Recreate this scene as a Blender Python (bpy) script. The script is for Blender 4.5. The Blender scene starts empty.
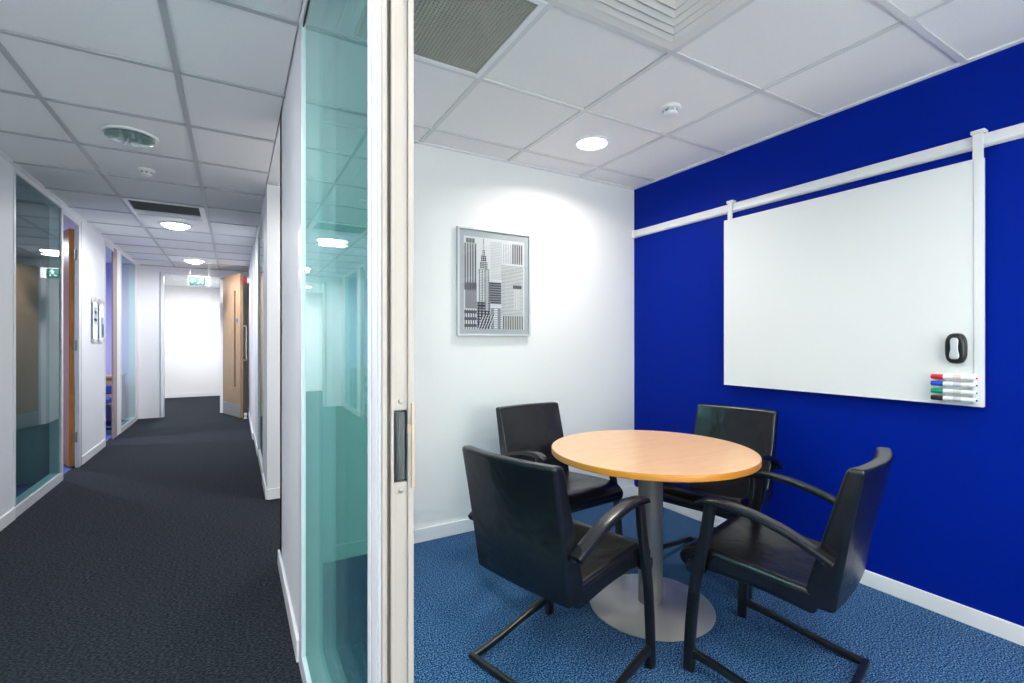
import bpy, bmesh, math, random
from mathutils import Vector, Matrix
random.seed(7)
S = bpy.context.scene
COL = S.collection
PI = math.pi

# ------------------------------------------------------------ camera, world, light level
CAM_H = 1.22
cd = bpy.data.cameras.new('camera'); cam = bpy.data.objects.new('camera', cd); COL.objects.link(cam)
cam.location = (0, 0, CAM_H); cam.rotation_euler = (PI/2, 0, -math.radians(30.0))
cd.sensor_width = 36; cd.lens = 36*480/1024; cd.clip_start = 0.03; cd.clip_end = 60
S.camera = cam
w = bpy.data.worlds.new('world'); S.world = w; w.use_nodes = True
w.node_tree.nodes['Background'].inputs[0].default_value = (0.8, 0.88, 1, 1)
w.node_tree.nodes['Background'].inputs[1].default_value = 0.5
S.view_settings.view_transform = 'Standard'; S.view_settings.look = 'None'
S.view_settings.gamma = 1; S.view_settings.exposure = 0.22; S.view_settings.use_curve_mapping = False
cy = S.cycles
cy.max_bounces = 16; cy.diffuse_bounces = 8; cy.glossy_bounces = 8; cy.transmission_bounces = 8
cy.transparent_max_bounces = 32; cy.use_denoising = True; cy.sample_clamp_indirect = 6
cy.caustics_reflective = False; cy.caustics_refractive = False

H = 2.425                    # ceiling height
XL, XP, XP2 = -1.315, .215, .277     # corridor left wall, glazed partition (two faces)
XB, YB = 2.745, 2.815          # blue wall, white back wall
LAMP_C = (1.0, .95, .88); COOL = (.96, .97, 1.0)

def lamp(name, loc, power, size=.16, color=LAMP_C, spread=160, shape='DISK', size_y=None, rot=(0, 0, 0), parent=None):
    l = bpy.data.lights.new(name, 'AREA'); l.shape = shape; l.size = size
    if size_y: l.size_y = size_y
    l.energy = power; l.color = color; l.spread = math.radians(spread)
    o = bpy.data.objects.new(name, l); COL.objects.link(o); o.location = loc; o.rotation_euler = rot
    if parent:
        o.parent = parent; o.location = Vector(loc) - parent.location
    return o

# ------------------------------------------------------------ materials
MATS = {}
def mat(name, col, rough=.5, metal=0, spec=.5, emit=None, es=1, noise=None, bump=None, coat=0):
    """noise=(scale, amount, detail) colour variation; bump=(scale, strength, distance)"""
    if name in MATS: return MATS[name]
    m = bpy.data.materials.new(name); m.use_nodes = True; nt = m.node_tree; b = nt.nodes['Principled BSDF']
    b.inputs['Base Color'].default_value = (*col, 1); b.inputs['Roughness'].default_value = rough
    b.inputs['Metallic'].default_value = metal; b.inputs['Specular IOR Level'].default_value = spec
    b.inputs['Coat Weight'].default_value = coat
    tc = nt.nodes.new('ShaderNodeTexCoord')
    if noise:
        n = nt.nodes.new('ShaderNodeTexNoise'); n.inputs['Scale'].default_value = noise[0]
        n.inputs['Detail'].default_value = noise[2] if len(noise) > 2 else 2
        nt.links.new(tc.outputs['Object'], n.inputs['Vector'])
        r = nt.nodes.new('ShaderNodeValToRGB'); a = noise[1]
        r.color_ramp.elements[0].position = .3; r.color_ramp.elements[1].position = .7
        r.color_ramp.elements[0].color = (*[c*(1-a) for c in col], 1)
        r.color_ramp.elements[1].color = (*[min(1, c*(1+a)) for c in col], 1)
        nt.links.new(n.outputs['Fac'], r.inputs['Fac']); nt.links.new(r.outputs['Color'], b.inputs['Base Color'])
    if bump:
        n = nt.nodes.new('ShaderNodeTexNoise'); n.inputs['Scale'].default_value = bump[0]; n.inputs['Detail'].default_value = 3
        nt.links.new(tc.outputs['Object'], n.inputs['Vector'])
        bp = nt.nodes.new('ShaderNodeBump'); bp.inputs['Strength'].default_value = bump[1]; bp.inputs['Distance'].default_value = bump[2]
        nt.links.new(n.outputs['Fac'], bp.inputs['Height']); nt.links.new(bp.outputs['Normal'], b.inputs['Normal'])
    if emit:
        b.inputs['Emission Color'].default_value = (*emit, 1); b.inputs['Emission Strength'].default_value = es
    MATS[name] = m
    return m

def glass_mat(name, tint, ior=1.5, rough=0.0, haze=0.0, haze_col=(.8, .9, .9)):
    """window glass: tinted see-through plus a Fresnel mirror, on a pane with real thickness"""
    m = bpy.data.materials.new(name); m.use_nodes = True; nt = m.node_tree; nt.nodes.clear()
    out = nt.nodes.new('ShaderNodeOutputMaterial'); mx = nt.nodes.new('ShaderNodeMixShader')
    tr = nt.nodes.new('ShaderNodeBsdfTransparent'); tr.inputs[0].default_value = (*tint, 1)
    gl = nt.nodes.new('ShaderNodeBsdfGlossy'); gl.inputs['Roughness'].default_value = rough; gl.inputs[0].default_value = (.95, 1, 1, 1)
    fr = nt.nodes.new('ShaderNodeFresnel'); fr.inputs[0].default_value = ior
    ge = nt.nodes.new('ShaderNodeNewGeometry'); sub = nt.nodes.new('ShaderNodeMath'); sub.operation = 'SUBTRACT'; sub.inputs[0].default_value = 1
    mu = nt.nodes.new('ShaderNodeMath'); mu.operation = 'MULTIPLY'          # mirror on the outer faces only, so light leaves the pane again
    nt.links.new(ge.outputs['Backfacing'], sub.inputs[1]); nt.links.new(sub.outputs[0], mu.inputs[0]); nt.links.new(fr.outputs[0], mu.inputs[1])
    nt.links.new(mu.outputs[0], mx.inputs[0])
    src = tr.outputs[0]
    if haze:
        df = nt.nodes.new('ShaderNodeBsdfDiffuse'); df.inputs[0].default_value = (*haze_col, 1)
        m2 = nt.nodes.new('ShaderNodeMixShader'); m2.inputs[0].default_value = haze
        nt.links.new(tr.outputs[0], m2.inputs[1]); nt.links.new(df.outputs[0], m2.inputs[2]); src = m2.outputs[0]
    nt.links.new(src, mx.inputs[1]); nt.links.new(gl.outputs[0], mx.inputs[2]); nt.links.new(mx.outputs[0], out.inputs[0])
    MATS[name] = m
    return m

def carpet_mat(name, dark, mid, light, scale, ribs=None, bump=.6):
    m = bpy.data.materials.new(name); m.use_nodes = True; nt = m.node_tree; b = nt.nodes['Principled BSDF']
    b.inputs['Roughness'].default_value = .95; b.inputs['Specular IOR Level'].default_value = .1
    tc = nt.nodes.new('ShaderNodeTexCoord'); mp = nt.nodes.new('ShaderNodeMapping'); nt.links.new(tc.outputs['Object'], mp.inputs[0])
    if ribs: mp.inputs['Scale'].default_value = ribs
    n = nt.nodes.new('ShaderNodeTexNoise'); n.inputs['Scale'].default_value = scale; n.inputs['Detail'].default_value = 2.5; n.inputs['Roughness'].default_value = .7
    nt.links.new(mp.outputs[0], n.inputs['Vector'])
    r = nt.nodes.new('ShaderNodeValToRGB'); e = r.color_ramp.elements
    e[0].position = .40; e[0].color = (*dark, 1); e[1].position = .62; e[1].color = (*light, 1)
    x = e.new(.5); x.color = (*mid, 1)
    nt.links.new(n.outputs['Fac'], r.inputs[0]); nt.links.new(r.outputs[0], b.inputs['Base Color'])
    bp = nt.nodes.new('ShaderNodeBump'); bp.inputs['Strength'].default_value = bump; bp.inputs['Distance'].default_value = .004
    nt.links.new(n.outputs['Fac'], bp.inputs['Height']); nt.links.new(bp.outputs['Normal'], b.inputs['Normal'])
    MATS[name] = m
    return m

def wood_mat(name, a, c, scale=(2, 30, 30), rough=.35, rot=0, coat=0):
    m = bpy.data.materials.new(name); m.use_nodes = True; nt = m.node_tree; b = nt.nodes['Principled BSDF']
    b.inputs['Roughness'].default_value = rough; b.inputs['Coat Weight'].default_value = coat
    tc = nt.nodes.new('ShaderNodeTexCoord'); mp = nt.nodes.new('ShaderNodeMapping'); nt.links.new(tc.outputs['Object'], mp.inputs[0])
    mp.inputs['Scale'].default_value = scale; mp.inputs['Rotation'].default_value = (0, 0, rot)
    n = nt.nodes.new('ShaderNodeTexNoise'); n.inputs['Scale'].default_value = 2.2; n.inputs['Detail'].default_value = 5
    nt.links.new(mp.outputs[0], n.inputs['Vector'])
    r = nt.nodes.new('ShaderNodeValToRGB'); e = r.color_ramp.elements
    e[0].position = .35; e[0].color = (*a, 1); e[1].position = .65; e[1].color = (*c, 1)
    nt.links.new(n.outputs['Fac'], r.inputs[0]); nt.links.new(r.outputs[0], b.inputs['Base Color'])
    MATS[name] = m
    return m

white_wall = mat('white_wall_paint', (.86, .86, .86), .6, spec=.3, bump=(180, .05, .001))
corr_wall = mat('corridor_wall_paint', (.80, .81, .84), .55, spec=.35, bump=(180, .05, .001))
blue_wall = mat('blue_wall_paint', (.0, .014, .275), .5, spec=.06, bump=(220, .06, .001))
trim_white = mat('white_gloss_trim', (.86, .86, .87), .3)
frame_white = mat('white_coated_frame', (.70, .71, .74), .3)
frame_cream = mat('cream_coated_frame', (.40, .365, .335), .4)
seal = mat('dark_seal', (.16, .13, .11), .6)
violet_lit_wall = mat('violet_light_wall', (.52, .50, .86), .6)  # violet of the room's light put into the wall colour
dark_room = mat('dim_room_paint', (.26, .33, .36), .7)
tile_room = mat('ceiling_tile_white', (.88, .865, .855), .85, spec=.2, noise=(260, .03), bump=(300, .25, .001))
tile_corr = mat('ceiling_tile_cool', (.80, .81, .83), .85, spec=.2, noise=(260, .03), bump=(300, .25, .001))
bar_room = mat('grid_bar_white', (.70, .70, .70), .4)
bar_corr = mat('grid_bar_grey', (.42, .44, .47), .4)
carpet_room = carpet_mat('blue_flecked_carpet', (.002, .010, .040), (.016, .072, .20), (.15, .30, .50), 165)
carpet_corr = carpet_mat('charcoal_ribbed_carpet', (.007, .009, .013), (.018, .022, .030), (.050, .058, .072), 75, ribs=(1, 2.4, 1))
carpet_lav = carpet_mat('blue_grey_carpet', (.06, .08, .22), (.10, .13, .34), (.16, .19, .45), 150)
leather = mat('black_leather', (.006, .0065, .009), .27, spec=.48, bump=(5, .45, .02))
black_metal = mat('black_metal', (.010, .010, .012), .32, spec=.5)
black_arm = mat('black_arm_plastic', (.010, .011, .014), .26, spec=.5)
steel = mat('satin_steel', (.62, .61, .60), .42, metal=.75)
column_m = mat('grey_column_coating', (.27, .255, .245), .42, metal=.45)
chrome = mat('chrome', (.75, .75, .77), .15, metal=1)
brass = mat('dull_metal', (.34, .33, .30), .35, metal=.9)
beech = wood_mat('beech_top', (.84, .47, .23), (.90, .54, .29), (3, 26, 26), .30, .75, .2)
beech_edge = mat('beech_edge', (.60, .235, .025), .35)
oak = wood_mat('oak_door', (.40, .24, .13), (.50, .32, .19), (30, 30, 1.5), .4)
oak_orange = wood_mat('orange_oak_door', (.62, .24, .03), (.74, .32, .06), (30, 30, 1.5), .35)
board_white = mat('whiteboard_enamel', (.82, .83, .84), .18, spec=.5)
alu_white = mat('white_rail_coating', (.80, .80, .82), .3)
plastic_white = mat('white_plastic', (.85, .85, .86), .3)
plastic_grey = mat('grey_plastic', (.30, .32, .33), .35)
plastic_black = mat('black_plastic', (.012, .013, .014), .3)
silver_paint = mat('silver_paint', (.66, .68, .70), .35, metal=.25)
lit = mat('lit_lamp', (1, 1, 1), .5, emit=(1, .98, .95), es=14)
lit_dome = mat('lit_lamp_dome', (1, 1, 1), .5, emit=(.95, .97, 1), es=26)
lit_cool = mat('lit_lamp_cool', (1, 1, 1), .5, emit=(.93, .97, 1), es=9)
glass_teal = glass_mat('teal_glass', (.80, .945, .93))
glass_teal2 = glass_mat('teal_glass_far_pane', (.60, .87, .85))
glass_left = glass_mat('office_glass', (.72, .90, .90))
glass_clear = glass_mat('clear_glass', (.93, .97, .96))

# ------------------------------------------------------------ mesh helpers
class MB:
    def __init__(s): s.v = []; s.f = []; s.m = []; s.sm = []; s.mats = []
    def mi(s, m):
        if m not in s.mats: s.mats.append(m)
        return s.mats.index(m)
    def add(s, vs, fs, m, smooth=False):
        k = len(s.v); i = s.mi(m); s.v += [Vector(v) for v in vs]
        for f in fs: s.f.append([a+k for a in f]); s.m.append(i); s.sm.append(smooth)
    def box(s, x0, x1, y0, y1, z0, z1, m, M=None):
        vs = [(x, y, z) for z in (z0, z1) for y in (y0, y1) for x in (x0, x1)]
        if M: vs = [M @ Vector(v) for v in vs]
        s.add(vs, [(0, 2, 3, 1), (4, 5, 7, 6), (0, 1, 5, 4), (2, 6, 7, 3), (0, 4, 6, 2), (1, 3, 7, 5)], m)
        return s
    def prism(s, poly, axis, a, b, m, smooth=False):
        """extrude a 2D polygon along an axis; poly in the other two axes in xyz order"""
        def P(p, t):
            q = list(p); q.insert(axis, t); return q
        n = len(poly); vs = [P(p, a) for p in poly]+[P(p, b) for p in poly]
        fs = [[i, (i+1) % n, n+(i+1) % n, n+i] for i in range(n)]
        s.add(vs, fs+[list(range(n))[::-1], list(range(n, 2*n))], m, smooth)
        return s
    def lathe(s, prof, c, m, n=48, axis='z', smooth=True, caps=True):
        vs = []; fs = []
        for r, z in prof:
            for i in range(n):
                a = 2*PI*i/n
                p = (r*math.cos(a), r*math.sin(a), z)
                if axis == 'y': p = (p[0], p[2], p[1])
                if axis == 'x': p = (p[2], p[0], p[1])
                vs.append((c[0]+p[0], c[1]+p[1], c[2]+p[2]))
        for j in range(len(prof)-1):
            for i in range(n):
                fs.append([j*n+i, j*n+(i+1) % n, (j+1)*n+(i+1) % n, (j+1)*n+i])
        s.add(vs, fs, m, smooth)
        if caps:
            for j in (0, len(prof)-1):
                if prof[j][0] > 1e-4: s.add(vs[j*n:(j+1)*n], [list(range(n))], m)
        return s
    def sweep(s, path, w, h, m, up=(0, 0, 1), e=.35, n=12, scales=None, smooth=True):
        """rounded-rectangle profile (w across, h along up) swept along the path"""
        path = [Vector(p) for p in path]; up = Vector(up); rings = []
        for i, p in enumerate(path):
            t = (path[min(i+1, len(path)-1)]-path[max(i-1, 0)]).normalized()
            sx = t.cross(up).normalized(); u2 = sx.cross(t).normalized()
            sc = scales[i] if scales else 1
            if not isinstance(sc, tuple): sc = (sc, sc)
            r = []
            for k in range(n):
                a = 2*PI*(k+.5)/n; ca, sa = math.cos(a), math.sin(a)
                x = math.copysign(abs(ca)**e, ca)*w/2*sc[0]; y = math.copysign(abs(sa)**e, sa)*h/2*sc[1]
                r.append(p+sx*x+u2*y)
            rings.append(r)
        vs = [q for r in rings for q in r]; fs = []
        for j in range(len(rings)-1):
            for k in range(n): fs.append([j*n+k, j*n+(k+1) % n, (j+1)*n+(k+1) % n, (j+1)*n+k])
        s.add(vs, fs, m, smooth); s.add(rings[0], [list(range(n))[::-1]], m); s.add(rings[-1], [list(range(n))], m)
        return s

def build(name, mb, parent=None, bevel=0, segs=2, angle=35, subsurf=0, smooth=None):
    me = bpy.data.meshes.new(name)
    org = parent_world(parent)
    me.from_pydata([tuple(v-org) for v in mb.v], [], mb.f)
    for m in mb.mats: me.materials.append(m)
    for i, p in enumerate(me.polygons): p.material_index = mb.m[i]; p.use_smooth = mb.sm[i]
    bm = bmesh.new(); bm.from_mesh(me)
    bmesh.ops.recalc_face_normals(bm, faces=bm.faces)
    for e in bm.edges:
        if len(e.link_faces) == 2 and e.calc_face_angle(0) > math.radians(angle): e.smooth = False
    bm.to_mesh(me); bm.free()
    o = bpy.data.objects.new(name, me); COL.objects.link(o)
    if parent: o.parent = parent
    if bevel:
        b = o.modifiers.new('bevel', 'BEVEL'); b.width = bevel; b.segments = segs; b.limit_method = 'ANGLE'; b.angle_limit = math.radians(angle)
        for p in me.polygons: p.use_smooth = True
        for e in me.edges: e.use_edge_sharp = False
        b.harden_normals = True
    if smooth:
        for p in me.polygons: p.use_smooth = True
    return o

def parent_world(p):
    v = Vector((0, 0, 0))
    while p is not None: v = v+p.location; p = p.parent
    return v

def tag(o, label, cat, group=None):
    o['label'] = label; o['category'] = cat
    if group: o['group'] = group
    return o
def thing(name, label, cat, loc=(0, 0, 0), group=None):
    o = bpy.data.objects.new(name, None); COL.objects.link(o); o.location = loc; o.empty_display_size = .1
    return tag(o, label, cat, group)
def struct(name, mb, label=None, parent=None, **k):
    o = build(name, mb, parent, **k)
    if parent is None:
        o['kind'] = 'structure'
        if label: o['label'] = label
    return o
def sroot(name, loc=(0, 0, 0), label=None):
    o = bpy.data.objects.new(name, None); COL.objects.link(o); o.location = loc; o['kind'] = 'structure'
    if label: o['label'] = label
    return o
def bx(x0, x1, y0, y1, z0, z1, m): return MB().box(x0, x1, y0, y1, z0, z1, m)

# ------------------------------------------------------------ floors
struct('floor_corridor', bx(-1.36, .246, -2.6, 9.6, -.1, 0, carpet_corr), 'charcoal ribbed carpet of the corridor')
struct('floor_meeting_room', bx(.246, 2.9, -1.6, 2.86, -.1, 0, carpet_room), 'blue flecked carpet of the meeting room')
struct('floor_recess', bx(.246, 1.5, 2.86, 4.3, -.1, 0, carpet_corr))
struct('floor_far_room', bx(-3.2, .6, 9.6, 12.9, -.1, 0, carpet_corr), 'grey carpet beyond the end door')
struct('floor_side_room', bx(-4.2, -1.36, 1.5, 9.6, -.1, 0, carpet_lav), 'blue carpet of the side office')
struct('floor_right_office', bx(.246, 2.0, 4.3, 9.6, -.1, 0, carpet_corr))

# ------------------------------------------------------------ ceilings: tiles laid between grid bars
def ceiling(name, x0, x1, y0, y1, xs, ys, tm, bm_, skip=(), label=None):
    tiles = MB(); t = .012; lift = .007
    X = [x0]+[x for x in xs if x0 < x < x1]+[x1]; Y = [y0]+[y for y in ys if y0 < y < y1]+[y1]
    for i in range(len(X)-1):
        for j in range(len(Y)-1):
            if (i, j) in skip: continue
            a, b, c, d = X[i]+t*.6, X[i+1]-t*.6, Y[j]+t*.6, Y[j+1]-t*.6
            if b-a < .03 or d-c < .03: continue
            tiles.box(a, b, c, d, H+lift, H+.03, tm)
    tiles.box(x0, x1, y0, y1, H+.28, H+.34, tm)
    struct(name, tiles, label)
    bars = MB()
    for x in X[1:-1]: bars.box(x-t, x+t, y0, y1, H, H+.006, bm_)
    for j, y in enumerate(Y[1:-1]):
        for i in range(len(X)-1): bars.box(X[i]+(t if i else 0), X[i+1]-(t if i < len(X)-2 else 0), y-t, y+t, H, H+.006, bm_)
    k = .025
    bars.box(x0, x0+k, y0, y1, H-.002, H+.006, trim_white)
    if bm_ is bar_room: bars.box(x1-k, x1, y0, y1, H-.002, H+.006, trim_white)
    bars.box(x0+k, x1-k, y1-k, y1, H-.002, H+.006, trim_white if bm_ is bar_room else bm_)
    bars.box(x0+k, x1-k, y0, y0+k, H-.002, H+.006, trim_white if bm_ is bar_room else bm_)
    return bars, X, Y

RXs = [.365, .976, 1.582, 2.19]; RYs = [-1.5+.01, -.94, -.35, .24, .818, 1.402, 1.985, 2.59]
CXs = [-.833, -.225]; CYs = [1.99+.622*k for k in range(-8, 13)]
def cell_index(v, arr0, arr): 
    L = [arr0]+arr
    for i in range(len(L)-1):
        if L[i] <= v < L[i+1]: return i
    return len(L)-1
skipR = [(cell_index(.7, XP2, RXs), cell_index(1.7, -1.6, RYs)), (cell_index(1.2, XP2, RXs), cell_index(1.1, -1.6, RYs))]
bars, RX, RY = ceiling('ceiling_meeting_room', XP2, XB, -1.6, YB, RXs, RYs, tile_room, bar_room, skipR, 'white ceiling tiles over the meeting room')
struct('trim_1', bars, 'white ceiling grid bars over the meeting room')
cyl = [y for y in CYs if -2.6 < y < 9.5]
jslot = cell_index(5.4, -2.6, cyl); islot = cell_index(-.5, XL, CXs)
bars, CX, CY = ceiling('ceiling_corridor', XL, XP, -2.6, 9.49, CXs, cyl, tile_corr, bar_corr, [(islot, jslot)], 'grey-white ceiling tiles along the corridor')
struct('trim_2', bars, 'grey ceiling grid bars along the corridor')
m = MB(); m.box(XP, 1.5, 2.9, 4.2, H+.007, H+.1, tile_corr)
struct('ceiling_recess', m)
m = MB(); m.box(-4.2, XL-.1, 1.5, 9.6, H+.007, H+.1, tile_corr); struct('ceiling_side_room', m)
m = MB(); m.box(-3.2, .6, 9.6, 12.9, H+.0, H+.1, tile_corr); struct('ceiling_far_room', m)
m = MB(); m.box(XP2+.02, 2.0, 4.25, 9.6, H, H+.1, tile_corr); struct('ceiling_right_office', m)

# ------------------------------------------------------------ meeting room walls
T = H+.1
struct('wall_back', bx(XP, XB+.1, YB, YB+.1, -.1, T, white_wall), 'white back wall of the meeting room')
struct('wall_right', bx(XB, XB+.1, -1.6, YB, -.1, T, blue_wall), 'royal blue wall of the meeting room')
struct('wall_near', bx(XP, XB+.1, -1.7, -1.6, -.1, T, white_wall))
struct('wall_recess_side', bx(1.5, 1.6, YB+.1, 4.25, -.1, T, corr_wall))
struct('wall_recess_back', bx(.295, 1.6, 4.15, 4.25, -.1, T, corr_wall), 'white wall end facing down the corridor')
SK = .082
struct('baseboard_back', bx(XP2, XB, YB-.014, YB, 0, SK, trim_white), bevel=.003)
struct('baseboard_right', bx(XB-.014, XB, -1.6, YB-.014, 0, .075, trim_white), bevel=.003)
struct('baseboard_recess', bx(.215, 1.5, 4.136, 4.15, 0, SK, trim_white), bevel=.003)

# glazed partition between corridor and room (solid end, glass, door jamb, wall behind the camera)
YR = 1.896     # glass starts here
YJ0, YJ1 = .792, .888
m = MB(); m.box(XP, XP2, YR+.085, YB+.1, 0, T, corr_wall); struct('wall_partition', m, 'white partition panel beside the tall glass')
struct('baseboard_partition', bx(XP-.013, XP, YR+.09, YB+.1, 0, SK, trim_white), bevel=.003)
struct('wall_partition_near', bx(XP, XP2, -2.6, -.12, 0, T, corr_wall))
struct('wall_partition_head', bx(XP, XP2, -.12, YJ0, 2.38, T, corr_wall))
wf = MB()
wf.box(XP-.006, XP2+.006, YR, YR+.08, 0, H, frame_white)            # far post (reveal)
wf.box(XP+.004, XP2-.004, YR+.08, YR+.085, 0, H, seal)
wf.box(XP-.006, XP2+.006, YJ1, YR, 0, .072, frame_white)            # bottom rail
wf.box(XP-.006, XP2+.006, YJ1, YR, 2.375, H, frame_white)           # head rail
win = sroot('window_1', (XP+.03, 1.4, 0), 'tall double-glazed teal glass panel in the partition')
struct('window_frame', wf, parent=win, bevel=.002)
struct('glass_pane', bx(XP+.002, XP+.008, YJ1-.005, YR+.008, .066, 2.38, glass_teal), parent=win)
struct('glass_pane', bx(XP2-.008, XP2-.002, YJ1-.005, YR+.008, .066, 2.38, glass_teal2), parent=win)
struct('pane_gasket', MB().box(XP-.001, XP+.002, YJ1, YR, 2.366, 2.374, plastic_black), parent=win)

# door jamb of the meeting room, stepped profile, with the keeper plate let into its end
dj = sroot('door_1', (XP+.03, .85, 0), 'white door jamb with stepped edge and latch keeper')
jm = MB()
jm.box(XP-.006, XP2-.014, YJ0+.012, YJ1, 0, H, frame_white)
jm.box(XP-.009, XP-.006, .855, YJ1-.012, 0, H, frame_white)
jm.box(XP-.009, XP-.006, .812, .842, 0, H, frame_white)
struct('jamb_post', jm, parent=dj, bevel=.003)
jm = MB()
jm.box(XP+.004, XP+.0085, YJ0+.006, YJ0+.012, 0, H, seal)
jm.box(XP-.004, XP+.004, YJ0+.002, YJ0+.013, 0, H, frame_cream)
jm.box(XP+.0095, XP+.0145, YJ0-.002, YJ0+.013, 0, H, frame_cream)
jm.box(XP+.0145, XP+.039, YJ0+.003, YJ0+.013, 0, .983, frame_cream)
jm.box(XP+.0145, XP+.039, YJ0+.003, YJ0+.013, 1.104, H, frame_cream)
jm.box(XP+.0145, XP+.0165, YJ0+.003, YJ0+.013, .983, 1.104, frame_cream)
jm.box(XP+.0385, XP+.0485, YJ0-.002, YJ0+.013, 0, H, frame_cream)
struct('jamb_edge', jm, parent=dj, bevel=.0015)
kp = MB(); keeper_grey = mat('keeper_grey', (.07, .08, .085), .35); bronze = mat('bronze_lip', (.42, .33, .26), .4)
kp.box(XP+.0165, XP+.0385, YJ0+.008, YJ0+.012, .983, 1.104, plastic_black)
kp.box(XP+.0165, XP+.0185, YJ0-.001, YJ0+.01, .985, 1.102, plastic_black)
kp.box(XP+.0365, XP+.0385, YJ0-.001, YJ0+.01, .985, 1.102, keeper_grey)
for i in range(7):
    a = i/6*PI; x = XP+.028+.006*math.cos(a)
    kp.box(x-.0016, x+.0016, YJ0+.002+.004*(1-math.sin(a)), YJ0+.011, .987, 1.100, keeper_grey)
struct('latch_keeper', kp, parent=dj, bevel=.0006)
struct('keeper_lip', bx(XP+.043, XP+.0495, YJ0-.006, YJ0-.002, .972, 1.116, bronze).box(XP+.037, XP+.044, YJ0-.0045, YJ0-.002, 1.065, 1.080, bronze), parent=dj, bevel=.001)
for z in (.968, 1.119):
    struct('screw', MB().lathe([(0, -.0035), (.0036, -.003), (.004, 0)], (XP+.027, YJ0+.003, z), brass, 16, 'y'), parent=dj)

# ------------------------------------------------------------ corridor walls, left
m = MB()
m.box(XL-.08, XL, -2.6, 4.56, 0, T, corr_wall)
m.box(XL-.03, XL, 6.19, 7.22, 0, T, corr_wall)
m.box(XL-.02, XL, 7.90, 8.12, 0, T, corr_wall)
m.box(XL-.08, XL, 9.22, 9.6, 0, T, corr_wall)
m.box(XL-.08, XL, 4.56, 6.19, 2.40, T, corr_wall)
m.box(XL-.08, XL, 7.22, 7.90, 2.40, T, corr_wall)
m.box(XL-.08, XL, 8.12, 9.22, 2.40, T, corr_wall)
struct('wall_left', m, 'white left wall of the corridor')
m = MB()
for a, b in ((-2.6, 4.56), (6.23, 7.2)): m.box(XL, XL+.012, a, b, 0, SK, trim_white)
struct('baseboard_left', m, bevel=.003)

def glazing(name, y0, y1, label, gm, mid=None, zt=2.385, zb=.075):
    r = sroot(name, (XL-.03, (y0+y1)/2, 0), label)
    f = MB()
    f.box(XL-.075, XL+.006, y0, y0+.03, 0, 2.4, frame_white); f.box(XL-.075, XL+.006, y1-.045, y1, 0, 2.4, frame_white)
    f.box(XL-.075, XL+.006, y0+.03, y1-.045, 0, zb, frame_white); f.box(XL-.075, XL+.006, y0+.03, y1-.045, zt, 2.4, frame_white)
    struct('window_frame', f, parent=r, bevel=.002)
    struct('glass_pane', bx(XL-.012, XL-.004, y0+.03, y1-.045, zb, zt, gm), parent=r)
    return r
glazing('window_2', 4.555, 5.64, 'tall glass panel at the near end of the left corridor wall', glass_left)
glazing('window_3', 8.12, 9.22, 'tall glass panel at the far end of the left corridor wall', glass_left)

# opening 1: timber door standing open inwards
d2 = sroot('door_2', (XL-.04, 5.9, 0), 'orange timber door open into the side office')
f = MB()
f.box(XL-.025, XL+.008, 6.13, 6.19, 0, 2.40, frame_white)
f.box(XL-.075, XL+.008, 5.64, 6.13, 2.345, 2.40, frame_white)
f.box(XL, XL+.006, 6.196, 6.225, 0, 2.40, seal if False else plastic_grey)  # grey strip painted in as the shadow line beside the architrave
struct('door_frame', f, parent=d2, bevel=.002)
a0 = Vector((-1.347, 6.155, 0)); a1 = Vector((-1.60, 6.70, 0)); dr = (a1-a0).normalized(); nr = Vector((-dr.y, dr.x, 0))
Mx = Matrix(((dr.x, nr.x, 0, a0.x), (dr.y, nr.y, 0, a0.y), (0, 0, 1, 0), (0, 0, 0, 1)))
f = MB().box(0, .60, 0, .042, .012, 2.31, oak_orange, Mx)
struct('door_leaf', f, parent=d2, bevel=.002)
for z in (.295, 1.183, 2.061):
    struct('hinge', MB().box(XL-.024, XL-.006, 6.118, 6.13, z-.05, z+.05, brass).lathe([(.008, -.05), (.008, .05)], (XL-.028, 6.122, z), brass, 12), parent=d2, bevel=.001)

# opening 2: plain doorway with a dark reveal
d3 = sroot('door_3', (XL-.04, 7.55, 0), 'open doorway to the violet-lit side office')
f = MB()
f.box(XL-.075, XL+.008, 7.22, 7.235, 0, 2.34, frame_white)
f.box(XL-.015, XL+.002, 7.67, 7.895, 0, 2.40, mat('taupe_jamb', (.36, .28, .27), .5))
f.box(XL-.075, XL+.008, 7.22, 7.67, 2.34, 2.40, frame_white)
struct('door_frame', f, parent=d3, bevel=.002)

# rooms behind the left wall
m = MB(); m.box(-4.2, -4.1, 1.5, 9.6, 0, T, violet_lit_wall); m.box(-4.1, XL-.08, 9.5, 9.6, 0, T, violet_lit_wall)
struct('wall_side_room', m)
m = MB(); m.box(-4.1, XL-.08, 1.5, 1.6, 0, T, dark_room); m.box(-4.1, XL-.085, 5.645, 5.70, 0, T, dark_room)  # dark partition added to keep the view behind the near glass dim
struct('wall_side_partition', m)

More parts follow.
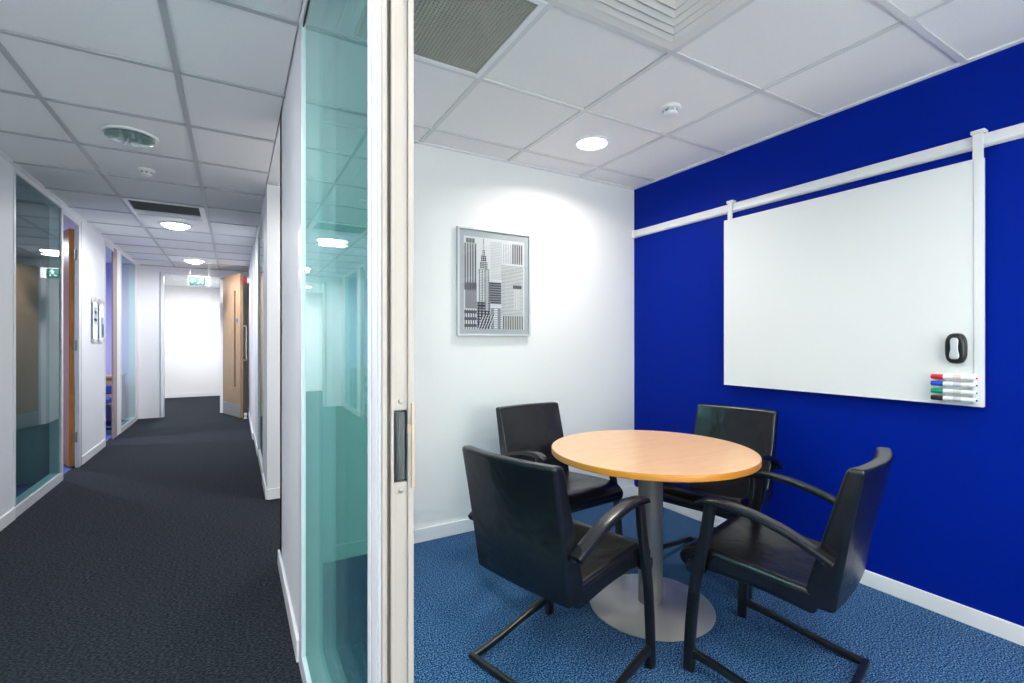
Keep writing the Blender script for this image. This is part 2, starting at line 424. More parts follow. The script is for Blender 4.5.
# ------------------------------------------------------------ corridor walls, right, beyond the recess
m = MB(); XR = .215
m.box(XR, XR+.08, 4.15, 4.66, 0, T, corr_wall); m.box(XR, XR+.08, 5.78, 6.78, 0, T, corr_wall); m.box(XR, XR+.08, 4.66, 5.78, 2.36, T, corr_wall)
m.box(.20, XR+.08, 6.78, 9.6, 0, T, corr_wall)
struct('wall_right_corridor', m, 'white right wall of the corridor beyond the recess')
r = sroot('window_4', (XR+.03, 5.2, 0), 'narrow view of glass in the right corridor wall')
f = MB(); f.box(XR-.006, XR+.07, 4.66, 4.70, 0, 2.36, frame_white); f.box(XR-.006, XR+.07, 5.74, 5.78, 0, 2.36, frame_white)
f.box(XR-.006, XR+.07, 4.70, 5.74, 0, .08, frame_white); f.box(XR-.006, XR+.07, 4.70, 5.74, 2.32, 2.36, frame_white)
struct('window_frame', f, parent=r, bevel=.002)
struct('glass_pane', bx(XR+.006, XR+.014, 4.70, 5.74, .08, 2.32, glass_left), parent=r)
m = MB(); m.box(XR-.012, XR, 4.15, 4.66, 0, SK, trim_white); m.box(XR-.012, XR, 5.78, 6.77, 0, SK, trim_white); m.box(.188, .20, 6.77, 9.49, 0, SK, trim_white)
struct('baseboard_right_corridor', m, bevel=.003)
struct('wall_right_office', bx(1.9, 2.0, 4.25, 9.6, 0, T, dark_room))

# ------------------------------------------------------------ end wall, end door, far room
YE = 9.49
m = MB(); m.box(XL-.08, -1.035, YE, YE+.11, 0, T, corr_wall); m.box(-1.035, -.11, YE, YE+.11, 2.33, T, corr_wall); m.box(-.11, .20, YE, YE+.11, 0, T, corr_wall)
struct('wall_end', m, 'white wall around the open door closing the corridor')
d4 = sroot('door_4', (-.17, YE, 0), 'wood door with slim glass slot standing open at the corridor end')
f = MB(); f.box(-1.03, -.99, YE-.012, YE+.11, 0, 2.335, frame_white); f.box(-.165, -.10, YE-.012, YE+.11, 0, 2.335, frame_white); f.box(-.99, -.165, YE-.012, YE+.11, 2.295, 2.335, frame_white)
f.box(-1.042, -1.030, YE-.014, YE, 0, 2.34, plastic_grey)
struct('door_frame', f, parent=d4, bevel=.002)
e0 = Vector((.072, 8.72, 0)); e1 = Vector((-.175, 9.45, 0)); dr = (e1-e0).normalized(); nr = Vector((dr.y, -dr.x, 0))
ME = Matrix(((dr.x, nr.x, 0, e0.x), (dr.y, nr.y, 0, e0.y), (0, 0, 1, 0), (0, 0, 0, 1)))   # x along leaf from its free edge, +y to the wall side
LW = (e1-e0).length
f = MB()
s0, s1, v0, v1 = .19, .27, .48, 2.04
f.box(0, s0, 0, .044, .01, 2.305, oak, ME); f.box(s1, LW, 0, .044, .01, 2.305, oak, ME)
f.box(s0, s1, 0, .044, .01, v0, oak, ME); f.box(s0, s1, 0, .044, v1, 2.305, oak, ME)
leaf = struct('door_leaf', f, parent=d4)
struct('vision_pane', MB().box(s0, s1, .018, .026, v0, v1, glass_clear, ME), parent=d4)
struct('kick_plate', MB().box(.01, LW-.02, -.003, 0, .02, .22, steel, ME), parent=d4)
struct('round_sign', MB().lathe([(.0, -.003), (.034, -.003), (.036, 0)], (0, 0, 0), mat('blue_sign', (.02, .12, .55), .4), 24, 'y'), parent=d4).matrix_local = Matrix.Translation(-Vector((-.17, YE, 0))) @ ME @ Matrix.Translation((.12, -.0005, 1.56))
o = bpy.data.objects['round_sign']
for v in o.data.vertices: v.co += Vector((-.17, YE, 0))
f = MB(); f.sweep([ME @ Vector(p) for p in [(.05, .044, .92), (.05, .10, .92), (.05, .105, .93), (.05, .105, 1.46), (.05, .10, 1.47), (.05, .044, 1.47)]], .02, .02, chrome, up=dr, e=1)
struct('pull_handle', f, parent=d4)
m = MB(); m.box(-3.2, .6, 12.7, 12.8, 0, T, white_wall); m.box(-.22, -.15, 9.6, 12.7, 0, T, white_wall); m.box(-3.3, -3.2, 9.6, 12.8, 0, T, white_wall); m.box(-3.2, XL-.08, 9.6, 9.7, 0, T, white_wall)
struct('wall_far_room', m, 'bright white wall seen beyond the end door')
struct('baseboard_far_room', bx(-3.2, -.22, 12.688, 12.7, 0, SK, trim_white))
struct('wall_corridor_near', bx(-1.4, .3, -2.7, -2.6, 0, T, corr_wall))

# ------------------------------------------------------------ added fill-light windows, unseen behind the camera
def fill_window(name, x0, x1, z0, z1, y, power, col):
    r_ = sroot(name, ((x0+x1)/2, y, 0), 'added fill-light window, unseen at the near end')
    f_ = MB(); k = .05
    f_.box(x0-k, x1+k, y-.02, y+.02, z0-k, z0, frame_white); f_.box(x0-k, x1+k, y-.02, y+.02, z1, z1+k, frame_white)
    f_.box(x0-k, x0, y-.02, y+.02, z0, z1, frame_white); f_.box(x1, x1+k, y-.02, y+.02, z0, z1, frame_white)
    struct('window_frame', f_, parent=r_, bevel=.003)
    struct('glass_pane', bx(x0, x1, y-.01, y, z0, z1, glass_clear), parent=r_)
    lamp('fill_light', ((x0+x1)/2, y+.012, (z0+z1)/2), power, x1-x0, col, 180, 'RECTANGLE', z1-z0, (PI/2, 0, PI), parent=r_)  # added area fill that brightens ceilings and walls
fill_window('fill_window_5', .7, 2.6, .75, 2.15, -1.578, 80, (1, .885, .81))
fill_window('fill_window_6', -1.15, .0, .6, 2.2, -2.578, 88, (1, .94, .88))

# ------------------------------------------------------------ ceiling fittings
def downlight(x, y, label, power, color, lm, r=.088, spread=150, dome=False):
    t = thing('downlight', label, 'ceiling light', (x, y, H+.004))
    build('bezel', MB().lathe([(r+.022, .003), (r+.02, -.006), (r+.004, -.007), (r-.002, .0), (r-.004, .01)], (x, y, H+.003), plastic_white, 48, caps=False), t)
    if dome: pr_ = [(r-.002, .002)]+[((r-.004)*math.cos(k*PI/12), .002-.042*math.sin(k*PI/12)) for k in range(1, 6)]+[(.001, -.040)]
    else: pr_ = [(r-.002, .006), (r-.02, .001), (.001, 0)]
    build('lamp_disc', MB().lathe(pr_, (x, y, H+.001), lm, 48), t)
    lamp('light', (x, y, H-.012-(.036 if dome else 0)), power, r*1.7, color, spread, parent=t)
    return t
downlight(1.885, 2.29, 'round lit downlight in the tile near the blue corner', 9.5, LAMP_C, lit, .088, 155)
downlight(.67, .53, 'round lit downlight over the doorway side', 9.5, LAMP_C, lit, .088, 155)
downlight(1.885, -.05, 'round lit downlight at the near end of the blue wall', 9.5, LAMP_C, lit, .088, 155)
downlight(.67, -.65, 'round lit downlight in the near corner', 9.5, LAMP_C, lit, .088, 155)
downlight(-.53, 6.06, 'round lit downlight just beyond the slotted corridor grille', 22, COOL, lit_dome, .12, 175, True)
downlight(-.53, 8.60, 'round lit downlight nearest the exit sign', 22, COOL, lit_dome, .12, 175, True)
downlight(-.53, 1.05, 'round lit downlight above the near corridor', 22, COOL, lit_dome, .12, 175, True)
downlight(-.53, -1.4, 'round lit downlight at the corridor start', 20, COOL, lit_dome, .12, 175, True)
downlight(-.9, 11.35, 'round lit downlight in the room beyond the end door', 46, COOL, lit_cool, .13, 175)
downlight(.85, 3.55, 'round lit downlight in the recess', 12, LAMP_C, lit, .09, 165)
downlight(-2.6, 7.7, 'round lit downlight in the violet side office', 55, (.86, .87, 1.0), lit_cool, .12, 170)

# unlit dish light
x, y = -.53, 3.55
t = thing('dish_light', 'unlit recessed light with a hanging glass dish, nearest in the corridor', 'ceiling light', (x, y, H))
build('bezel', MB().lathe([(.135, .004), (.132, -.006), (.118, -.008), (.112, .0), (.110, .02)], (x, y, H), plastic_white, 48, caps=False), t)
build('reflector', MB().lathe([(.110, .006), (.08, .012), (.03, .02), (.001, .02)], (x, y, H-.012), mat('reflector_grey', (.30, .36, .36), .2, metal=.8), 48), t)
build('glass_dish', MB().lathe([(.001, -.034), (.085, -.034), (.118, -.022), (.118, -.017), (.085, -.029), (.001, -.029)], (x, y, H), glass_mat('dish_glass', (.75, .88, .85), haze=.25, haze_col=(.5, .62, .6)), 48), t)
for i in range(4):
    a = i*PI/2+.4
    build('lamp_tube', MB().lathe([(.008, -.026), (.008, -.001)], (x+.045*math.cos(a), y+.045*math.sin(a), H), plastic_white, 12), t)
build('centre_screw', MB().lathe([(.001, -.046), (.006, -.044), (.006, -.034)], (x, y, H), brass, 12), t)

def detector(x, y, label):
    t = thing('smoke_detector', label, 'smoke detector', (x, y, H))
    build('base_ring', MB().lathe([(.05, .005), (.052, -.008), (.048, -.012), (.001, -.012)], (x, y, H), plastic_white, 40), t)
    build('sensor_head', MB().lathe([(.034, -.012), (.036, -.028), (.030, -.036), (.001, -.040)], (x, y, H), plastic_white, 32), t)
    v = MB()
    for i in range(8):
        a = i*PI/4+.2; M_ = Matrix.Translation((x, y, H)) @ Matrix.Rotation(a, 4, 'Z')
        v.box(.0345, .0368, -.008, .008, -.026, -.016, plastic_grey, M_)
    build('vent_slot', v, t)
detector(-.54, 4.21, 'white smoke detector between the dish light and the slotted grille')
detector(1.945, 1.735, 'white smoke detector on the meeting room ceiling')

# slotted air grille in the corridor
gx0, gx1, gy0, gy1 = CX[islot]+.012, CX[islot+1]-.012, CY[jslot]+.012, CY[jslot+1]-.012
t = thing('air_grille', 'slotted air grille with dark opening in the corridor ceiling', 'air vent', ((gx0+gx1)/2, (gy0+gy1)/2, H))
f = MB(); fw = .028
f.box(gx0, gx1, gy0, gy0+fw, H-.008, H+.012, plastic_white); f.box(gx0, gx1, gy1-fw, gy1, H-.008, H+.012, plastic_white)
f.box(gx0, gx0+fw, gy0+fw, gy1-fw, H-.008, H+.012, plastic_white); f.box(gx1-fw*1.6, gx1, gy0+fw, gy1-fw, H-.008, H+.012, plastic_white)
build('frame', f, t, bevel=.002)
f = MB(); f.box(gx0+fw, gx1-fw, gy0+fw, gy1-fw, H+.03, H+.04, mat('duct_grey', (.20, .21, .22), .7)); f.box(gx0+fw, gx1-fw, gy1-.20, gy1-fw, H-.004, H+.004, tile_corr)
build('back_plate', f, t)
n = 8; ya, yb = gy0+fw, gy1-.20
for i in range(n):
    yy = ya+(i+.5)*(yb-ya)/n; M_ = Matrix.Translation((0, yy, H+.012)) @ Matrix.Rotation(math.radians(35), 4, 'X')
    build('slat', MB().box(gx0+fw, gx1-fw*1.6, -.018, .018, -.001, .001, plastic_grey, M_), t)

# perforated return-air panel in the meeting room
px0, px1, py0, py1 = RXs[0]+.012, RXs[1]-.012, 1.402+.012, 1.985-.012
t = thing('return_air_panel', 'khaki grey perforated air panel by the door jamb side of the ceiling', 'air vent', ((px0+px1)/2, (py0+py1)/2, H))
f = MB(); fw = .024
f.box(px0, px1, py0, py0+fw, H-.004, H+.01, plastic_white); f.box(px0, px1, py1-fw, py1, H-.004, H+.01, plastic_white)
f.box(px0, px0+fw, py0+fw, py1-fw, H-.004, H+.01, plastic_white); f.box(px1-fw, px1, py0+fw, py1-fw, H-.004, H+.01, plastic_white)
build('frame', f, t, bevel=.0015)
khaki = mat('khaki_grille', (.40, .39, .33), .5); khaki_d = mat('khaki_duct', (.10, .10, .08), .7)
f = MB(); st = .0145; a = px0+fw
while a < px1-fw: f.box(a, a+.0065, py0+fw, py1-fw, H, H+.008, khaki); a += st
a = py0+fw
while a < py1-fw: f.box(px0+fw, px1-fw, a, a+.0065, H+.0005, H+.0075, khaki); a += st
build('grille_mesh', f, t)
build('duct_box', bx(px0+.005, px1-.005, py0+.005, py1-.005, H+.03, H+.04, khaki_d), t)

# square louvred diffuser
dx0, dx1, dy0, dy1 = RXs[1]+.012, RXs[2]-.012, .818+.012, 1.402-.012
cx, cy_ = (dx0+dx1)/2, (dy0+dy1)/2; hx = (dx1-dx0)/2; hy = (dy1-dy0)/2
t = thing('ceiling_diffuser', 'white square air diffuser with nested louvres', 'air vent', (cx, cy_, H))
louv = mat('diffuser_white', (.80, .78, .74), .45); gap = mat('diffuser_gap', (.35, .33, .30), .7)
build('back_plate', bx(dx0, dx1, dy0, dy1, H+.045, H+.05, gap), t)
def ring(k0, k1, z0, z1):
    """square conical louvre: outer half-size k0 at z0, inner k1 at z1"""
    q = MB(); th = .0015
    o_ = [(-1, -1), (1, -1), (1, 1), (-1, 1)]
    for i in range(4):
        p, r2 = o_[i], o_[(i+1) % 4]
        vs = []
        for dz in (0, th):
            vs += [(cx+p[0]*hx*k0, cy_+p[1]*hy*k0, z0+dz), (cx+r2[0]*hx*k0, cy_+r2[1]*hy*k0, z0+dz), (cx+r2[0]*hx*k1, cy_+r2[1]*hy*k1, z1+dz), (cx+p[0]*hx*k1, cy_+p[1]*hy*k1, z1+dz)]
        q.add(vs, [(0, 1, 2, 3), (7, 6, 5, 4), (0, 4, 5, 1), (1, 5, 6, 2), (2, 6, 7, 3), (3, 7, 4, 0)], louv)
    return q
build('frame', ring(1.0, .86, H-.001, H+.001), t)
for k in range(6):
    build('louvre', ring(.86-.125*k, .86-.125*k-.094, H-.001, H+.005) if k < 5 else ring(.235, .01, H+.001, H+.002), t)

# exit sign hanging in front of the end door
ex, ey, ez0, ez1 = -.507, 8.9, 2.102, 2.224
green = mat('exit_green', (0, .055, .04), .4, emit=(0, .20, .14), es=.06); sign_white = mat('exit_white', (.75, .85, .82), .4)
t = thing('exit_sign', 'green running-man exit sign hanging before the end door', 'sign', (ex, ey, ez0))
build('sign_panel', bx(ex-.108, ex+.108, ey, ey+.02, ez0, ez1, green), t, bevel=.002)
build('backing_plate', bx(ex-.118, ex+.175, ey+.012, ey+.022, ez0-.010, ez1+.012, frame_white), t, bevel=.002)
for sx in (-.09, .15): build('hanging_rod', MB().lathe([(.003, ez1+.01), (.003, H)], (ex+sx, ey+.017, 0), plastic_grey, 10), t)
yy = ey-.002; zc = (ez0+ez1)/2
def sign_piece(name, pts, x, z, s):
    pic = MB(); pic.prism([(x+a*s, z+b*s) for a, b in pts], 1, yy, ey, sign_white); build(name, pic, t)
sign_piece('arrow', [(-.5, 0), (0, .5), (0, .18), (.6, .18), (.6, -.18), (0, -.18), (0, -.5)], ex-.058, zc, .06)
sign_piece('running_figure', [(-.10, .78), (.12, .78), (.12, .56), (.05, .48), (.45, .30), (.40, .20), (.10, .30), (.0, .0), (.35, -.25), (.30, -.65), (.18, -.65), (.20, -.30), (-.15, -.05), (-.35, -.45), (-.70, -.50), (-.70, -.38), (-.42, -.34), (-.18, .28), (-.42, .30), (-.45, .42), (-.08, .48), (-.10, .56)], ex+.052, zc-.003, .068)

# red sounder, door stop
t = thing('alarm_sounder', 'small red alarm sounder high on the wall by the end door', 'alarm', (.20, 8.72, 2.19))
red = mat('alarm_red', (.55, .015, .02), .35)
build('base', MB().lathe([(.05, 0), (.05, -.03), (.045, -.034)], (.20, 8.72, 2.19), plastic_white, 32, 'x'), t)
build('horn', MB().lathe([(.046, -.034), (.046, -.07), (.03, -.08), (.001, -.08)], (.20, 8.72, 2.19), red, 32, 'x'), t)
t = thing('door_stop', 'small white door stop on the floor at the wood door', 'door stop', (.145, 8.68, 0))
build('base', MB().lathe([(.028, 0), (.028, .012), (.02, .018)], (.145, 8.68, 0), plastic_white, 24), t)
build('buffer', MB().lathe([(.018, .018), (.018, .05), (.024, .055), (.024, .085), (.014, .092), (.001, .092)], (.145, 8.68, 0), plastic_white, 24), t)

# notices on the left pier: clear holders on chrome stand-offs
def notice(y0, y1, label, panels):
    t = thing('notice_holder', label, 'wall sign', (XL, (y0+y1)/2, 1.2))
    build('clear_plate', bx(XL+.016, XL+.02, y0, y1, 1.22, 1.66, mat('acrylic', (.80, .83, .86), .15)), t, bevel=.001)
    for (a, b, c, d, m_) in panels:
        build('printed_sheet', bx(XL+.0201, XL+.0215, y0+(y1-y0)*a, y0+(y1-y0)*b, 1.22+.44*c, 1.22+.44*d, m_), t)
    for yy in (y0+.02, y1-.02):
        for z in (1.24, 1.64): build('standoff', MB().lathe([(.012, 0), (.012, .024), (.009, .028), (.001, .028)], (XL, yy, z), steel, 16, 'x'), t)
    build('top_clip', bx(XL, XL+.028, y0+.01, y1-.01, 1.655, 1.685, steel), t, bevel=.002)
pale = mat('notice_blue_pale', (.35, .50, .66), .4); deep = mat('notice_blue', (.03, .16, .38), .4); grey_p = mat('notice_grey', (.42, .48, .54), .4)
notice(6.60, 6.79, 'chrome-clipped wall notice with pale blue sheet, nearer the orange door', [(.2, .8, .42, .85, pale), (.2, .8, .5, .56, deep), (.25, .75, .68, .74, grey_p)])
notice(6.87, 7.08, 'chrome-clipped wall notice with darker blue curve, nearer the violet doorway', [(.35, .85, .12, .62, pale), (.6, .9, .1, .45, deep)])

# desk and chair glimpsed in the violet office
t = thing('desk', 'pale wood desk end seen through the violet doorway', 'desk', (-1.95, 9.1, 0))
build('desktop', bx(-2.7, -1.44, 8.7, 9.35, .70, .73, oak), t, bevel=.003); build('modesty_panel', bx(-2.68, -1.46, 8.72, 8.745, .33, .70, oak), t)
for sx in (-2.66, -1.48): build('leg', bx(sx-.025, sx+.025, 8.75, 9.32, 0, .70, plastic_grey), t, bevel=.003)
t = thing('office_chair', 'blue office chair in front of the desk in the violet office', 'chair', (-1.66, 8.2, 0))
bl = mat('blue_fabric', (.03, .06, .28), .8)
build('seat', bx(-1.89, -1.43, 7.98, 8.42, .40, .47, bl), t, bevel=.02, segs=3)
build('backrest', bx(-1.87, -1.45, 8.44, 8.50, .50, .62, bl), t, bevel=.02, segs=3)
build('stem', MB().lathe([(.03, .07), (.025, .4)], (-1.66, 8.2, 0), plastic_black, 16), t)
for i in range(5):
    a = i*2*PI/5+.3
    build('foot', MB().sweep([(-1.66, 8.2, .08), (-1.66+.27*math.cos(a), 8.2+.27*math.sin(a), .04)], .04, .03, plastic_black), t)
    build('castor', MB().lathe([(.026, -.012), (.026, .012)], (-1.66+.27*math.cos(a), 8.2+.27*math.sin(a), .026), plastic_black, 16, 'x'), t)
build('back_bar', MB().sweep([(-1.66, 8.38, .42), (-1.66, 8.5, .43), (-1.66, 8.51, .56)], .05, .012, plastic_black, up=(0, 1, .3)), t)

# ------------------------------------------------------------ framed picture
fx0, fx1, fz0, fz1 = 1.216, 1.757, 1.256, 1.95
t = thing('framed_picture', 'silver-framed black and white picture of city towers on the white wall', 'picture', ((fx0+fx1)/2, YB, fz0))
f = MB(); d = .028; b_ = .012
f.box(fx0, fx1, YB-d, YB, fz0, fz0+b_, silver_paint); f.box(fx0, fx1, YB-d, YB, fz1-b_, fz1, silver_paint)
f.box(fx0, fx0+b_, YB-d, YB, fz0+b_, fz1-b_, silver_paint); f.box(fx1-b_, fx1, YB-d, YB, fz0+b_, fz1-b_, silver_paint)
build('frame', f, t, bevel=.001)
build('mount', bx(fx0+b_, fx1-b_, YB-.018, YB-.004, fz0+b_, fz1-b_, mat('mount_grey', (.42, .46, .48), .35)), t)
G = [mat('print_%s' % n_, (g*.97, g, g*1.03), .4) for n_, g in (('black', .03), ('dark', .09), ('mid', .26), ('soft', .50), ('pale', .70), ('white', .85))]
pr = MB(); ix0, ix1, iz0, iz1 = fx0+.045, fx1-.045, fz0+.045, fz1-.055; W_, Hh = ix1-ix0, iz1-iz0
def R2(a, b, c, dd, g, l): pr.box(ix0+W_*a, ix0+W_*b, YB-.0185-.0003*l, YB-.018, iz0+Hh*c, iz0+Hh*dd, G[g])
R2(0, 1, 0, 1, 4, 0)
def tower(a, b, c, d_, g, vs=0, hs=0, gl=1, l=1):
    R2(a, b, c, d_, g, l)
    for i in range(vs):
        x = a+(i+.5)*(b-a)/vs; R2(x-(b-a)/vs*.22, x+(b-a)/vs*.22, c, d_-.01, gl, l+1)
    for i in range(hs):
        z = c+(i+.5)*(d_-c)/hs; R2(a+.005, b-.005, z-(d_-c)/hs*.22, z+(d_-c)/hs*.22, gl, l+1.5)
tower(0, .20, .42, .93, 3, 5, 0, 1); tower(.03, .17, .93, .98, 2, 3)
tower(.02, .2, .22, .5, 2, 0, 0, 1, 2)
tower(.42, .62, .55, .97, 4, 0, 24, 3); tower(.60, .98, .16, .72, 4, 0, 36, 2, 2); tower(.78, .97, .74, .97, 3, 5, 0, 1)
tower(.62, .78, .74, .96, 5, 4, 16, 3)
tower(.40, .60, .28, .52, 2, 0, 9, 0, 3); tower(.62, .98, .0, .16, 3, 9, 0, 1, 3); tower(.0, .3, 0, .22, 4, 8, 3, 1, 3)
tower(.40, .62, 0, .24, 5, 2, 12, 2, 3); tower(.82, .92, .22, .50, 5, 3, 0, 2, 4); tower(.80, .95, .46, .50, 1, 0, 0, 1, 5)
# the main tower: stepped shaft narrowing to a mast
tower(.20, .42, .0, .30, 3, 4, 10, 0, 5); tower(.22, .40, .2, .66, 5, 4, 26, 2, 5); tower(.33, .40, .2, .66, 1, 1, 22, 3, 6)
tower(.245, .375, .66, .74, 5, 5, 4, 1, 6); tower(.265, .355, .74, .81, 4, 3, 3, 0, 6); tower(.285, .335, .81, .87, 5, 2, 3, 1, 6); tower(.300, .320, .87, .93, 3, 0, 0, 0, 6); tower(.307, .313, .93, .985, 0, 0, 0, 0, 7)
for i in range(9): # slanted street canyon shapes at the foot
    x = ix0+W_*(.22+.022*i); pr.prism([(x, iz0), (x+W_*.012, iz0), (x+W_*.10, iz0+Hh*.16), (x+W_*.088, iz0+Hh*.16)], 1, YB-.0215, YB-.018, G[0 if i % 2 else 4])
build('print', pr, t)
build('glazing', bx(fx0+b_, fx1-b_, YB-.0245, YB-.0235, fz0+b_, fz1-b_, glass_mat('picture_glass', (.985, .985, .985), 1.45)), t)

# ------------------------------------------------------------ whiteboard on a wall rail
rz0, rz1 = 2.038, 2.094
t = thing('wall_rail', 'long white rail along the top of the blue wall, carrying the whiteboard', 'rail', (XB, 1.2, rz0))
f = MB()
prof = [(XB, rz0), (XB-.014, rz0), (XB-.026, rz0+.010), (XB-.026, rz1-.010), (XB-.020, rz1), (XB, rz1)]
f = MB(); n = len(prof)
vs = [(p[0], -1.598, p[1]) for p in prof]+[(p[0], YB-.002, p[1]) for p in prof]
f.add(vs, [[i, (i+1) % n, n+(i+1) % n, n+i] for i in range(n)]+[list(range(n))[::-1], list(range(n, 2*n))], alu_white)
build('rail_body', f, t, bevel=.002)
build('end_bracket', bx(XB-.03, XB, YB-.03, YB-.002, rz0-.004, rz1+.004, alu_white), t, bevel=.003)

by0, by1, bz0, bz1 = .750, 1.975, .945, 1.990; bxf = XB-.042     # board face
t = thing('whiteboard', 'large white magnetic board hanging from the rail on the blue wall', 'whiteboard', (XB-.03, (by0+by1)/2, bz0))
build('board_panel', bx(bxf, XB-.022, by0, by1, bz0, bz1, board_white), t, bevel=.003)
f = MB(); e = .008
f.box(bxf-.003, bxf+.004, by0, by1, bz0, bz0+e, alu_white); f.box(bxf-.003, bxf+.004, by0, by1, bz1-e, bz1, alu_white)
f.box(bxf-.003, bxf+.004, by1-.014, by1, bz0+e, bz1-e, alu_white); f.box(bxf-.004, bxf+.004, by0, by0+.030, bz0, bz1, alu_white)
build('edge_frame', f, t, bevel=.0015)
for ya, yb in ((by0+.002, by0+.036), (by1-.052, by1-.022)):
    h_ = build('hanger', bx(XB-.040, XB-.030, ya, yb, bz1-.03, rz1+.012, alu_white), t, bevel=.002)
    build('hook_cap', bx(XB-.044, XB-.002, ya-.006, yb+.006, rz1-.0, rz1+.016, alu_white), t, bevel=.003)

# magnetic eraser
ex_, ey_, ez_ = bxf-.003, .833, 1.19
t = thing('board_eraser', 'black and silver board eraser stuck above the pens', 'eraser', (ex_, ey_, ez_))
def blob(w2, h2, d0, d1, m_, n=40, p=3.0, waist=0, taper=.75, steps=5):
    q = MB(); rings = []
    for s_ in range(steps+1):
        tt = s_/steps; sc = 1-(1-taper)*(tt**2.2); dd = d0+(d1-d0)*math.sin(tt*PI/2)
        r_ = []
        for i in range(n):
            a = 2*PI*i/n; ca, sa = math.cos(a), math.sin(a)
            yy = math.copysign(abs(ca)**(2/p), ca)*w2*sc; zz = math.copysign(abs(sa)**(2/p), sa)*h2*sc
            yy *= 1-waist*math.cos(zz/h2*PI/2)**2+.12*(-zz/h2)*(1 if waist else 0)
            r_.append((ex_-dd, ey_+yy, ez_+zz))
        rings.append(r_)
    vs = [v for r_ in rings for v in r_]; fs = [[j*n+i, j*n+(i+1) % n, (j+1)*n+(i+1) % n, (j+1)*n+i] for j in range(steps) for i in range(n)]
    q.add(vs, fs, m_, True); q.add(rings[-1], [list(range(n))], m_, True); q.add(rings[0], [list(range(n))], m_)
    return q
build('felt_pad', blob(.034, .063, 0, .008, plastic_grey, taper=.99), t)
build('grip', blob(.036, .066, .008, .034, plastic_black, taper=.72), t)
build('silver_inlay', blob(.020, .047, .030, .038, silver_paint, waist=.38, taper=.8), t)

# pens in a clip tray
t = thing('pen_tray', 'pale clip tray on the board holding four pens', 'pen holder', (bxf-.003, .86, .955))
build('back_plate', bx(bxf-.007, bxf-.003, .770, .905, .957, 1.082, plastic_white), t, bevel=.002)
for ya in (.777, .868): 
    build('clip', bx(bxf-.016, bxf-.007, ya, ya+.012, .957, 1.078, silver_paint), t, bevel=.002)
for (cn, c, z) in (('red', (.65, .02, .03), 1.066), ('blue', (.015, .06, .50), 1.036), ('green', (.0, .30, .15), 1.004), ('black', (.02, .02, .02), .973)):
    px_ = bxf-.0265
    p = thing('marker_pen', 'white board marker with %s cap lying in the tray' % cn, 'pen', (px_, .86, z), 'marker pens in the board tray')
    cm = mat('cap_'+cn, c, .35)
    build('barrel', MB().lathe([(.006, .766), (.0095, .769), (.0100, .785), (.0100, .875)], (px_, 0, z), plastic_white, 24, 'y'), p)
    build('cap', MB().lathe([(.0104, .872), (.0108, .874), (.0108, .909), (.0100, .914), (.004, .9145)], (px_, 0, z), cm, 24, 'y'), p)
    build('end_plug', MB().lathe([(.003, .761), (.004, .763), (.004, .767)], (px_, 0, z), cm, 16, 'y'), p)
    build('printed_band', MB().lathe([(.01015, .812), (.01015, .838)], (px_, 0, z), mat('band_'+cn, tuple(min(1, .58+.25*q) for q in c), .4), 24, 'y', caps=False), p)

# ------------------------------------------------------------ round table
TX, TY, TZ, TR = 1.667, 1.604, .727, .457
t = thing('meeting_table', 'round beech table on a grey column and steel disc base', 'table', (TX, TY, 0))
f = MB(); n = 96
f.lathe([(.001, TZ), (TR-.003, TZ)], (TX, TY, 0), beech, n, smooth=False, caps=False)
f.lathe([(TR-.003, TZ), (TR-.001, TZ-.001), (TR, TZ-.003), (TR, TZ-.024), (TR-.003, TZ-.027)], (TX, TY, 0), beech_edge, n, caps=False)
f.lathe([(TR-.003, TZ-.027), (.001, TZ-.027)], (TX, TY, 0), beech_edge, n, smooth=False, caps=False)
build('tabletop', f, t)
build('column', MB().lathe([(.062, .012), (.055, .02), (.055, TZ-.04), (.11, TZ-.036), (.11, TZ-.027)], (TX, TY, 0), column_m, 48), t)
build('base_disc', MB().lathe([(.272, 0), (.279, .004), (.279, .009), (.272, .013), (.10, .018), (.06, .021)], (TX, TY, 0), steel, 96, caps=True), t)

# ------------------------------------------------------------ chairs (local: origin under the front legs' middle, +y forward)
def bez(pts, n=14):
    """Catmull-Rom through points"""
    P = [Vector(p) for p in pts]; P = [P[0]*2-P[1]]+P+[P[-1]*2-P[-2]]; out = []
    for i in range(1, len(P)-2):
        for k in range(n):
            u = k/n; a, b, c, d = P[i-1], P[i], P[i+1], P[i+2]
            out.append(.5*((2*b)+(-a+c)*u+(2*a-5*b+4*c-d)*u*u+(-a+3*b-3*c+d)*u**3))
    out.append(P[-2]); return out

def grid_solid(fn_a, fn_b, nu, nv, m_):
    q = MB(); A = [[Vector(fn_a(i/nu*2-1, j/nv)) for i in range(nu+1)] for j in range(nv+1)]; B = [[Vector(fn_b(i/nu*2-1, j/nv)) for i in range(nu+1)] for j in range(nv+1)]
    W = nu+1; vs = [v for r_ in A for v in r_]+[v for r_ in B for v in r_]; o_ = W*(nv+1); fs = []
    for j in range(nv):
        for i in range(nu):
            a = j*W+i; fs.append([a, a+1, a+W+1, a+W]); fs.append([o_+a, o_+a+W, o_+a+W+1, o_+a+1])
    for j in range(nv):
        fs.append([j*W, (j+1)*W, o_+(j+1)*W, o_+j*W]); a = j*W+nu; fs.append([a, o_+a, o_+a+W, a+W])
    for i in range(nu):
        fs.append([i, o_+i, o_+i+1, i+1]); a = nv*W+i; fs.append([a, a+1, o_+a+1, o_+a])
    q.add(vs, fs, m_, True); return q

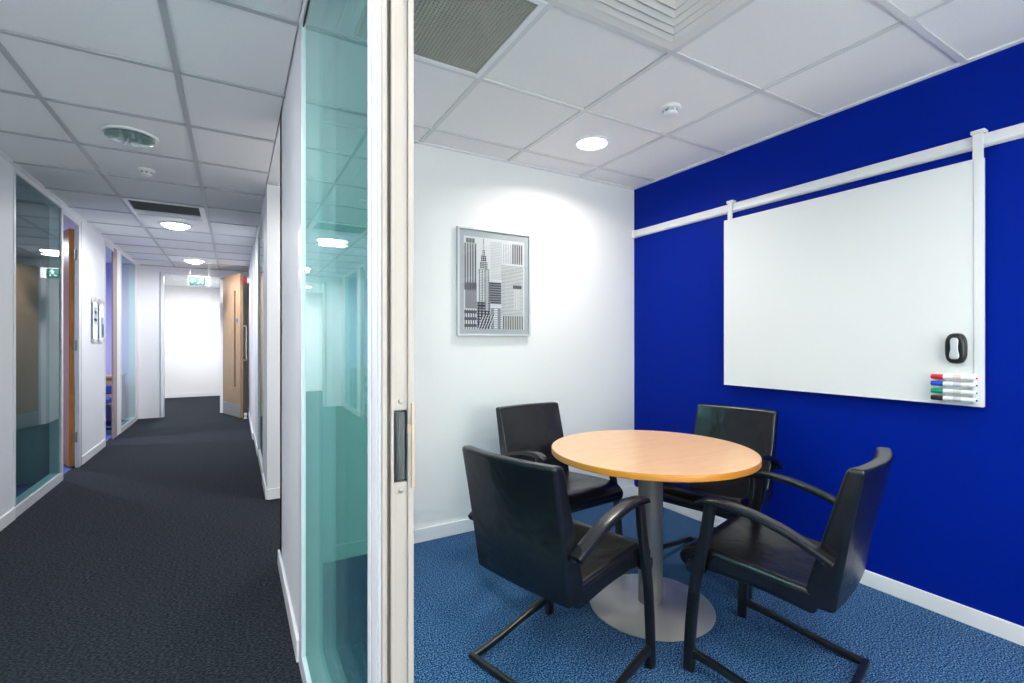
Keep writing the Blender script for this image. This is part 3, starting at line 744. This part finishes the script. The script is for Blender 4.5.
def make_chair(label):
    t = thing('meeting_chair', label, 'chair', (0, 0, 0), 'black leather chairs around the round table')
    HW = .225
    def back(u, v, off):      # v 0 bottom .. 1 top
        z = .375+.463*v; y = -.450-.066*v-.012*v*v; wv = HW*(.975+.025*v)
        y -= .030*(1-u*u)*(.35+.65*v)           # wraps gently round the sitter
        return (u*wv, y+off*(1.62-.80*v), z)
    q = grid_solid(lambda u, v: back(u, v, 0), lambda u, v: back(u, v, .058), 14, 12, leather)
    o = build('backrest', q, t, bevel=.014, segs=4, angle=50)
    # seat: slab with a waterfall front and slightly dished top
    def top(u, v):
        y = -.40+.465*v; z = .432+.030*math.sin(min(1, v*1.1)*PI/2)-.050*max(0, (v-.82)/.18)**2.2-.018*(1-u*u)*math.sin(v*PI)
        return (u*HW*(.985+.015*v), y, z)
    def bot(u, v):
        y = -.40+.465*v-.012*max(0, (v-.8)/.2); z = .346+.020*math.sin(v*PI)+.014*v+.008*max(0, (v-.85)/.15)**2
        return (u*HW*(.985+.015*v), y, z)
    q = grid_solid(lambda u, v: top(u, v), lambda u, v: bot(u, v), 12, 18, leather)
    build('seat', q, t, bevel=.024, segs=5, angle=50)
    for s in (-1, 1):
        X_ = s*.25
        leg = bez([(X_, -.078, .632), (X_, -.060, .52), (X_, -.036, .40), (X_, -.018, .30), (X_, -.004, .15), (X_, .002, .004)], 6)
        n_ = len(leg)-1
        build('leg', MB().sweep(leg, .028, .040, black_metal, up=(0, 1, 0), e=.5, n=14), t)
        build('leg_bracket', MB().sweep([(X_-s*.034, -.012, .388), (X_+s*.002, -.012, .388)], .050, .046, black_metal, up=(0, 0, 1), e=.5), t)
        arm = bez([(X_, -.028, .630), (X_, -.055, .640), (X_, -.11, .648), (X_, -.20, .640), (X_+s*-.001, -.31, .612), (X_-s*.003, -.40, .573), (X_-s*.006, -.452, .545)], 8)
        k = len(arm)-1
        sc = [(.62+.38*min(1, (i/k)*4), .55+.45*min(1, i/k*5)) for i in range(k+1)]
        build('armrest', MB().sweep(arm, .050, .024, black_arm, up=(0, 0, 1), e=.45, n=16, scales=sc), t)
        build('arm_bracket', MB().sweep([(X_-s*.036, -.435, .540), (X_-s*.008, -.435, .548)], .03, .03, black_metal, up=(0, 0, 1), e=.6), t)
        run = bez([(X_, .0, .072), (X_, -.04, .070), (X_, -.14, .056), (X_, -.30, .030), (X_, -.44, .014)], 6)
        k = len(run)-1
        build('runner', MB().sweep(run, .024, .026, black_metal, up=(0, 0, 1), e=.5, n=12, scales=[(1, 1.5-.6*min(1, i/k*1.6)) for i in range(k+1)]), t)
    build('crossbar', MB().sweep([(-.262, -.445, .014), (.262, -.445, .014)], .024, .022, black_metal, up=(0, 0, 1), e=.6), t)
    build('seat_rail', MB().sweep([(-.20, -.03, .372), (.20, -.03, .372)], .03, .026, black_metal, up=(0, 0, 1), e=.7), t)
    build('seat_rail', MB().sweep([(-.18, -.34, .362), (.18, -.34, .362)], .03, .02, black_metal, up=(0, 0, 1), e=.7), t)
    return t
def place(o, x, y, heading): o.location = (x, y, 0); o.rotation_euler = (0, 0, math.radians(heading-90))
chair = make_chair('black leather chair with its back to the corridor, nearest the door jamb')
kids = list(chair.children)
def dup(label):
    r = chair.copy(); COL.objects.link(r); r['label'] = label
    for c in kids:
        k = c.copy(); COL.objects.link(k); k.parent = r
    return r
c2 = dup('black leather chair in front of the white wall, below the framed picture')
c3 = dup('black leather chair against the blue wall, mostly hidden behind the table')
c4 = dup('black leather chair turned side-on below the whiteboard pens')
place(chair, 1.285, 1.54, 15)
place(c2, 1.58, 1.965, 275)
place(c3, 2.05, 1.655, 194)
place(c4, 1.705, 1.272, 103.5)
